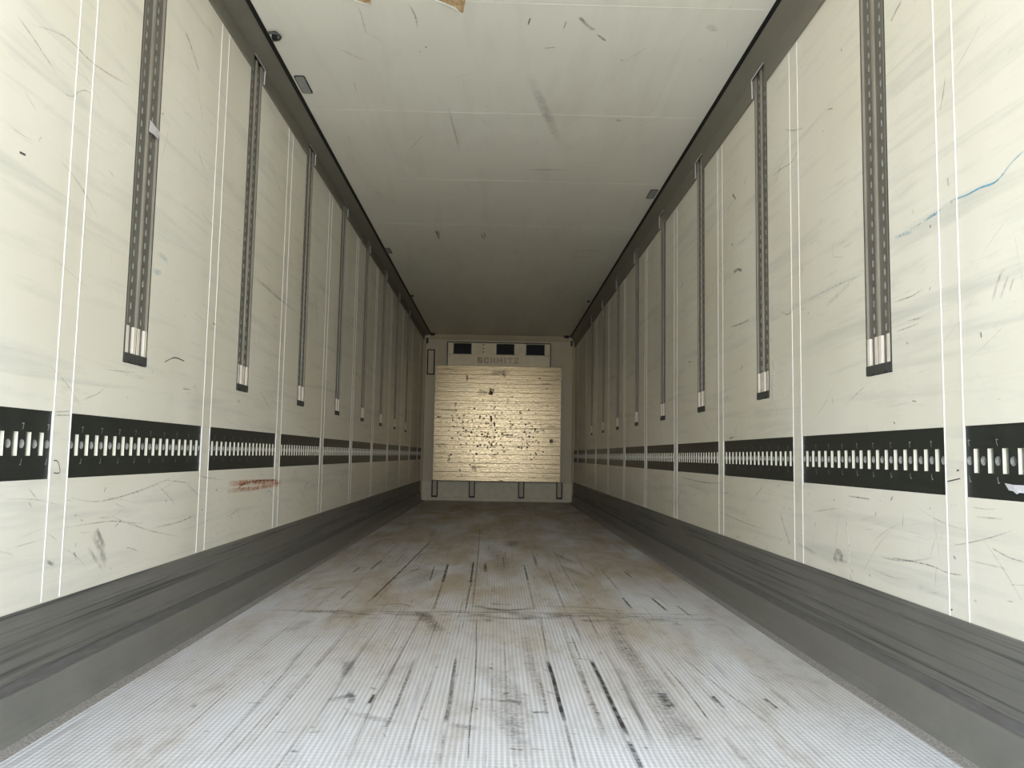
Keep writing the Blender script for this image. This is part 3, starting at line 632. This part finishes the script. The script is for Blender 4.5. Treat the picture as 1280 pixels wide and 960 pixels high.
# ------------------------------------------------------------------ vertical lashing tracks
def make_track(sg, label, y0):
    t = thing('lashing_track', label, 'lashing track', (sg*HW, y0, TZ0), 'vertical double lashing tracks let into the side walls')
    H = CEIL-.012-TZ0; D = .007
    pf = lambda u, v: (sg*D, u, v); pb = lambda u, v: (sg*(D+.006), u, v)
    P = MB(); Bk = MB()
    chans = [(.0105, .0805), (.0915, .1615)]
    z0, pitch = .125, .0450
    for a, b in chans:
        c = (a+b)/2; z = z0
        while z+pitch < H:
            hole = [(c+.0055*math.cos(q)*1.0, z+pitch/2+(.0075 if math.sin(q) > 0 else -.0075)+.0045*math.sin(q)) for q in [2*math.pi*(k+.5)/12 for k in range(12)]]
            holed(P, pf, a, b, z, z+pitch, hole, TRACKM, pb, (P, STAMP)); z += pitch
        P.poly([pf(a, z), pf(b, z), pf(b, H), pf(a, H)], TRACKM)
        P.poly([pf(a, 0), pf(b, 0), pf(b, z0), pf(a, z0)], TRACKM)
    Bk.box((sg*(D+.006), .004, .002), (sg*(D+.010), TW-.004, H-.002), BACKM)
    R = MB()
    for a, b in ((0, .003), (.0065, .0105), (.0805, .0840), (.0880, .0915), (.1615, .1655), (.169, TW)):
        R.box((sg*-.001, a, .0), (sg*(D+.006), b, H), RIDGE if .005 < a < .165 else FOOT)
    for a, b in ((.003, .0065), (.0840, .0880), (.1655, .169)): P.poly([(sg*.004, a, 0), (sg*.004, b, 0), (sg*.004, b, H), (sg*.004, a, H)], TRACKM)
    child(P, 'channel_plate', t); child(Bk, 'back_channel', t); child(R, 'ridge_rail', t)
    for a, b in ((.008, .028), (.062, .083), (.089, .110), (.144, .164)):
        S = MB(); S.box((sg*-.0016, a, .030), (sg*(D+.001), b, .122), BRKT); s = child(S, 'end_plate', t, bevel=.001); s['label'] = 'pale bare metal strip'
    Fm = MB(); prof = [(0, 0), (.030, 0), (.034, .006), (.044, .006), (.048, 0), (.118, 0), (.122, .006), (.132, .006), (.136, 0), (TW, 0), (TW, .031), (0, .031)]
    x0, x1 = sg*-.003, sg*(D+.003); n = len(prof)
    tr = tessellate_polygon([[Vector((*p, 0)) for p in prof]])
    for q in tr: Fm.poly([(x0, *prof[i]) for i in q], FOOT)
    for i in range(n):
        p, q = prof[i], prof[(i+1) % n]; Fm.poly([(x0, *p), (x0, *q), (x1, *q), (x1, *p)], FOOT)
    child(Fm, 'end_cap', t)
    return t
for side, sg, T in (('left', -1, TRL), ('right', 1, TRR)):
    for i, y in enumerate(T):
        if i == 0: lab = ('wide grey double lashing track with a scrap of pale tape on the left wall' if sg < 0 else 'wide grey double lashing track on the right wall, crossed by faint blue smears')
        elif sg > 0 and i == 1: lab = 'grey double lashing track on the right wall with torn white fibres at its foot'
        else: lab = 'grey double lashing track on the %s wall, %s one from the camera' % (side, ORD[i])
        if i == 0: p = make_track(sg, lab, y)
        else: copy_tree(p, (sg*HW, y, TZ0), lab)

# ------------------------------------------------------------------ front wall equipment
PY = LEN-.13     # face of the aluminium partition
def partition():
    a = on_far(PY, 541.5, 601); b = on_far(PY, 702, 460.5)
    x0, x1, z0, z1 = -1.026, 1.010, .322, 2.166
    t = thing('bulkhead_partition', 'large scuffed golden aluminium plank board standing against the front wall', 'partition board', (0, PY, 0))
    n = 13; h = (z1-z0)/n; prof = []
    for k in range(n):
        z = z0+k*h
        prof += [(PY+.0014, z+.0005), (PY, z+.004), (PY, z+h*.5-.002), (PY+.0012, z+h*.5), (PY, z+h*.5+.002), (PY, z+h-.004), (PY+.0014, z+h-.0005)]
    prof += [(PY+.03, z1), (PY+.03, z0)]
    prof = [(p[0]-PY, p[1]) for p in prof]
    m_ = MB(); 
    for k in range(len(prof)):
        p, q_ = prof[k], prof[(k+1) % len(prof)]
        m_.poly([(x0, *p), (x1, *p), (x1, *q_), (x0, *q_)], PLANK)
    for xx in (x0, x1):
        for k in range(n):
            z = z0+k*h; m_.poly([(xx, 0.001, z), (xx, .03, z), (xx, .03, z+h), (xx, 0.001, z+h)], PLANK)
    rnd = random.Random(3)
    def put_at():
        hh = lift()+.0006; return lambda x, z: (x, -hh, z)
    def pf(pts, wpx, c, al):
        ribbon(m_, put_at(), [on_far(PY, 540+p[0]/6, 450+p[1]/6) for p in pts], wpx/6*PY/F, c, al)
    D2 = (.045, .038, .03); D3 = (.16, .13, .09)
    for pts, w_, c, al in [([(436, 262), (455, 215)], 38, D2, .93), ([(262, 110), (265, 155)], 16, D2, .85), ([(515, 562), (612, 563)], 18, D2, .85), ([(880, 607), (908, 609)], 34, D2, .93),
        ([(590, 470), (590, 510)], 10, D3, .8), ([(442, 420), (446, 455)], 20, D2, .92), ([(466, 462), (470, 500)], 16, D2, .9), ([(415, 475), (430, 478)], 16, D2, .9), ([(310, 780), (320, 840)], 40, D3, .6), ([(430, 90), (580, 100)], 50, D3, .55),
        ([(440, 740), (480, 700)], 40, D3, .55), ([(60, 375), (190, 380)], 8, D3, .75), ([(35, 425), (70, 425)], 12, D3, .8), ([(30, 325), (960, 325)], 4, D3, .7), ([(180, 518), (960, 520)], 4, D3, .7), ([(20, 655), (960, 655)], 4, D3, .6), ([(180, 465), (950, 468)], 3, D3, .5),
        ([(300, 715), (960, 712)], 3, D3, .5), ([(150, 775), (960, 780)], 3, D3, .5), ([(500, 905), (530, 905)], 12, D2, .9), ([(540, 150), (545, 60)], 26, D3, .5), ([(330, 240), (440, 250)], 60, D3, .45), ([(850, 500), (960, 505)], 26, D3, .4), ([(30, 635), (110, 630)], 22, D3, .5), ([(820, 180), (900, 180)], 10, D3, .7), ([(855, 210), (870, 220)], 14, D3, .8)]:
        pf(pts, w_, c, al)
    for cx_, cyy, sx_, sy2, nn in ((440, 600, 75, 60, 60), (750, 640, 60, 70, 26), (430, 480, 60, 60, 16), (190, 420, 50, 60, 14), (250, 600, 90, 70, 24), (770, 500, 90, 60, 14), (120, 720, 60, 60, 6), (500, 350, 300, 150, 24)):
        for k in range(nn):
            u, v = rnd.gauss(cx_, sx_), rnd.gauss(cyy, sy2)
            if 20 < u < 950 and 60 < v < 890:
                an = rnd.uniform(0, 3); L = rnd.uniform(8, 18); pf([(u, v), (u+math.cos(an)*L, v+math.sin(an)*L)], rnd.uniform(8, 19), D2, rnd.uniform(.76, .97))
    for k in range(90):
        u, v = rnd.uniform(30, 900), rnd.uniform(60, 890); L = rnd.uniform(15, 120); pf([(u, v), (u+L, v+rnd.uniform(-4, 4))], rnd.uniform(3, 9), D3, rnd.uniform(.3, .7))
    child(m_, 'plank_panel', t, merge=False)
    # bright worn rims down the two sides
    for s, xx in ((-1, x0), (1, x1)):
        e_ = MB(); e_.extrude([(xx-s*.006, -.003), (xx+s*.004, -.003), (xx+s*.005, .03), (xx-s*.006, .03)], z0+.002, z1-.002, 'z', KICKF); child(e_, 'edge_channel', t)
    for xx in (-.988, -.396, .389, .997):
        f = MB(); wv = .045
        prof = [(xx-wv, 0), (xx-wv+.012, 0), (xx-wv+.012, .080), (xx+wv-.012, .080), (xx+wv-.012, 0), (xx+wv, 0), (xx+wv, .102), (xx-wv, .102)]
        for zz0, zz1 in ((.06, z0+.002),):
            f.extrude(prof, zz0, zz1, 'z', FRAME)
        f.box((xx-wv-.004, -.002, .06), (xx-wv+.012, .03, z0), DARKPL); f.box((xx+wv-.012, -.002, .06), (xx+wv+.004, .03, z0), DARKPL)
        f.box((xx-wv, -.004, .058), (xx+wv, .064, .080), DARKPL)
        child(f, 'support_foot', t)
    return t
partition()

def evaporator():
    Y = LEN-.10; x0, x1, z0, z1 = -.832, .820, 2.168, 2.548
    t = thing('evaporator_unit', 'low tan cooling unit with three dark vents above the aluminium board', 'cooling unit', (0, Y, 0))
    b = MB(); V = [(-.745, -.450), (-.052, .244), (.430, .734)]; vz = 2.366; ztop = 2.534
    xs = [x0]+[v for p in V for v in p]+[x1]
    for k in range(0, len(xs), 2): b.box((xs[k], 0, z0), (xs[k+1], .016, z1-.006), EVAP)
    for a, c in V: b.box((a, 0, z0), (c, .016, vz), EVAP); b.box((a, 0, ztop), (c, .016, z1-.006), EVAP)
    b.box((x0, .016, z0), (x0+.01, .098, z1-.006), EVAP); b.box((x1-.01, .016, z0), (x1, .098, z1-.006), EVAP)
    child(b, 'housing', t)
    fr = MB(); fr.box((x0-.014, -.004, z1-.006), (x1+.014, .098, z1+.008), DARKPL); fr.box((x0-.014, -.004, z0), (x0-.002, .098, z1-.006), DARKPL); fr.box((x1+.002, -.004, z0), (x1+.014, .098, z1-.006), DARKPL)
    child(fr, 'dark_surround', t)
    for a, c in V:
        g = MB(); g.box((a+.002, .05, vz), (c-.002, .09, ztop), DARKPL)
        for k in range(6):
            z = vz+.012+k*.026; g.extrude([(.004, z), (.034, z+.016), (.034, z+.020), (.004, z+.004)], a+.002, c-.002, 'x', DARKPL)
        for xx in (a, (a+c)/2-.004, c-.008): g.box((xx, -.003, vz-.004), (xx+.008, .04, ztop), BACKM if xx != (a+c)/2-.004 else DARKPL)
        g.box((a-.01, -.004, vz-.012), (c+.01, .006, vz), FOOT)
        child(g, 'air_vent', t)
    for z in (2.395, 2.452, 2.512):
        s = MB(); s.extrude([(-.262+.011*math.cos(q*.785), z+.011*math.sin(q*.785)) for q in range(8)], 0, 1, 'y', DARKPL)
        s.v = [(p[0], -.004+p[1]*.006, p[2]) for p in s.v]; child(s, 'screw', t)
    for xx in (-.80, .79):
        s = MB(); s.extrude([(xx+.010*math.cos(q*.785), 2.345+.010*math.sin(q*.785)) for q in range(8)], 0, 1, 'y', DARKPL)
        s.v = [(p[0], -.004+p[1]*.006, p[2]) for p in s.v]; child(s, 'screw', t)
    # raised outlined block lettering
    G = {'S': [[(1, .86), (.75, 1), (.25, 1), (0, .86), (0, .64), (.25, .53), (.75, .47), (1, .36), (1, .14), (.75, 0), (.25, 0), (0, .14)]],
         'C': [[(1, .8), (.8, 1), (.25, 1), (0, .8), (0, .2), (.25, 0), (.8, 0), (1, .2)]], 'H': [[(0, 0), (0, 1)], [(1, 0), (1, 1)], [(0, .5), (1, .5)]],
         'M': [[(0, 0), (0, 1), (.5, .35), (1, 1), (1, 0)]], 'I': [[(.5, 0), (.5, 1)]], 'T': [[(0, 1), (1, 1)], [(.5, 1), (.5, 0)]], 'Z': [[(0, 1), (1, 1), (0, 0), (1, 0)]]}
    W = {'M': .088, 'I': .030}; xx = -.345; LW = MB(); LI = MB()
    for ch in 'SCHMITZ':
        wd = W.get(ch, .072)
        for st in G[ch]:
            for a, c_ in zip(st, st[1:]):
                p, q_ = Vector((xx+.008+a[0]*(wd-.016), 2.224+a[1]*.074)), Vector((xx+.008+c_[0]*(wd-.016), 2.224+c_[1]*.074))
                d = (q_-p).normalized(); nn = Vector((-d.y, d.x))
                for mb_, hw, y in ((LW, .0095, -.0016), (LI, .0052, -.0026)):
                    u = d*hw
                    P4 = [p-u-nn*hw, q_+u-nn*hw, q_+u+nn*hw, p-u+nn*hw]
                    mb_.poly([(v.x, y, v.y) for v in P4], FOOT if mb_ is LW else EVAP)
                    for k in range(4):
                        v0, v1 = P4[k], P4[(k+1) % 4]; mb_.poly([(v0.x, y, v0.y), (v1.x, y, v1.y), (v1.x, .0, v1.y), (v0.x, .0, v0.y)], FOOT if mb_ is LW else EVAP)
        xx += wd+.030
    child(LW, 'lettering_outline', t, merge=False); child(LI, 'lettering', t, merge=False)
    return t
evaporator()

h = thing('wall_hatch', 'tall narrow dark-framed hatch high on the left of the front wall', 'hatch', (-1.110, LEN, 2.02))
b = MB(); W2, H2 = .062, .415
for A, B in (((-W2, 0), (-W2+.017, H2)), ((W2-.017, 0), (W2, H2)), ((-W2, 0), (W2, .017)), ((-W2, H2-.017), (W2, H2))): b.box((A[0], -.016, A[1]), (B[0], 0, B[1]), BLACK)
child(b, 'frame', h); b = MB(); b.box((-W2+.015, -.007, .015), (W2-.015, 0, H2-.015), FRAME); child(b, 'cover_panel', h)
for s, nm in ((-1, 'left'), (1, 'right')):
    b = MB(); xx = 1.176*s; b.box((xx-.016, LEN-.012, 2.532), (xx+.016, LEN, 2.622), BLACK)
    b.box((xx-.010, LEN-.016, 2.540), (xx+.010, LEN-.012, 2.614), DARKPL)
    tag(b.build('drain_slot'), 'small black upright slot cover in the upper %s corner of the front wall' % nm, 'slot cover', 'slot covers in the front wall corners')

# ------------------------------------------------------------------ ceiling fittings
def lamp(label, x, y, rot=0):
    t = thing('ceiling_lamp', label, 'lamp', (x, y, CEIL), 'small oblong lamps along the ceiling edges')
    t.rotation_euler.z = rot
    def rr(wd, ln, r): 
        o_ = []
        for cx_, cy2, a0 in ((wd-r, ln-r, 0), (-wd+r, ln-r, 90), (-wd+r, -ln+r, 180), (wd-r, -ln+r, 270)):
            for k in range(5): q = math.radians(a0+k*22.5); o_.append((cx_+r*math.cos(q), cy2+r*math.sin(q)))
        return o_
    b = MB(); b.extrude(rr(.0285, .103, .014), -.004, 0, 'z', DARKPL); child(b, 'lamp_base', t)
    b = MB(); b.extrude(rr(.0225, .096, .010), -.0065, -.003, 'z', PLASTIC); child(b, 'lens', t, bevel=.001)
    return t
lamp('small oblong grey ceiling lamp by the left cornice, nearest the camera', -1.068, 4.18)
lamp('small oblong lamp by the left cornice, far down the ceiling', -1.088, 7.70)
lamp('small oblong grey lamp beside the right cornice', 1.105, 5.84)

def clip(label, x, y, s, sc=1.):
    t = thing('ceiling_clip', label, 'clip', (x, y, CEIL), 'small metal clips at the ceiling edge')
    b = MB(); n, m2, R, r = 10, 6, .026*sc, .0045*sc
    P = []
    for i in range(n+1):
        a = math.radians(-20+220*i/n); row = []
        for j in range(m2):
            q = 2*math.pi*j/m2; row.append(((R+r*math.cos(q))*math.sin(a)*-s, (R+r*math.cos(q))*math.cos(a), -.010*sc+r*math.sin(q)))
        P.append(row)
    for i in range(n):
        for j in range(m2): b.poly([P[i][j], P[i+1][j], P[i+1][(j+1) % m2], P[i][(j+1) % m2]], FOOT)
    child(b, 'ring', t, smooth=True)
    b = MB(); b.extrude([(.010*sc*math.cos(k*.628)-s*.012, .012*sc*math.sin(k*.628)-.010) for k in range(10)], -.022*sc, 0, 'z', BLACK); child(b, 'stud', t)
    b = MB(); b.box((-s*.034-.006, -.006, -.012), (-s*.010, .008, -.006), BRKT); child(b, 'tongue', t)
    return t
clip('dark metal ring clip at the left ceiling edge, nearest the camera', -1.088, 3.66, -1, 1.35)
x_, y_ = on_level(CEIL, 514, 369); clip('tiny dark clip at the left ceiling edge, well down the trailer', -1.095, y_, -1)
x_, y_ = on_level(CEIL, 735, 376); clip('tiny dark clip at the right ceiling edge, well down the trailer', 1.11, y_, 1)
for s, nm in ((-1, 'left'), (1, 'right')):
    t = thing('corner_bracket', 'dark rounded bracket where cornice and ceiling meet the front wall, %s corner' % nm, 'bracket', (s*1.085, LEN-.12, CEIL), 'brackets in the far ceiling corners')
    b = MB(); b.extrude([(.034*math.cos(k*.524), .04*math.sin(k*.524)) for k in range(12)], -.030, 0, 'z', DARKPL); child(b, 'round_cap', t, bevel=.004)
    b = MB(); b.box((s*.00-.05, -.02, -.014), (s*.0+.05, .018, 0), FOOT); child(b, 'mounting_plate', t, bevel=.002)

# ------------------------------------------------------------------ scraps
def scrap(name, label, cat, side, quad, off, mat, sub=6):
    sg = -1 if side == 'L' else 1; P = [on_wall(side, *p) for p in quad]
    b = MB(); X = sg*(HW-off); n = len(P); cx_ = sum(p[0] for p in P)/n; cz = sum(p[1] for p in P)/n
    rnd = random.Random(2); hs = [off+rnd.uniform(.0, .004) for _ in P]
    for i in range(n):
        a, c = P[i], P[(i+1) % n]; ia, ic = hs[i], hs[(i+1) % n]
        b.poly([(sg*(HW-ia), *a), (sg*(HW-ic), *c), (sg*(HW-off-.003), cx_, cz)], mat)
        b.poly([(sg*(HW-ia+.0008), *a), (sg*(HW-ic+.0008), *c), (sg*(HW-off-.003+.0008), cx_, cz)], mat)
        b.poly([(sg*(HW-ia), *a), (sg*(HW-ic), *c), (sg*(HW-ic+.0008), *c), (sg*(HW-ia+.0008), *a)], mat)
    return tag(b.build(name, smooth=False), label, cat)
scrap('tape_scrap', 'torn scrap of pale tape stuck across the nearest left lashing track', 'tape', 'L', [(186, 150), (192, 158), (199, 165), (197, 174), (190, 168), (184.5, 164)], .0022, TAPE)
scrap('torn_film', 'ragged scrap of whitish film stuck on the cut-off right rail', 'plastic scrap', 'R', [(1258, 604), (1268, 606), (1284, 607), (1284, 617), (1276, 616), (1273, 618), (1268, 614), (1262, 613)], .0005, TAPE)
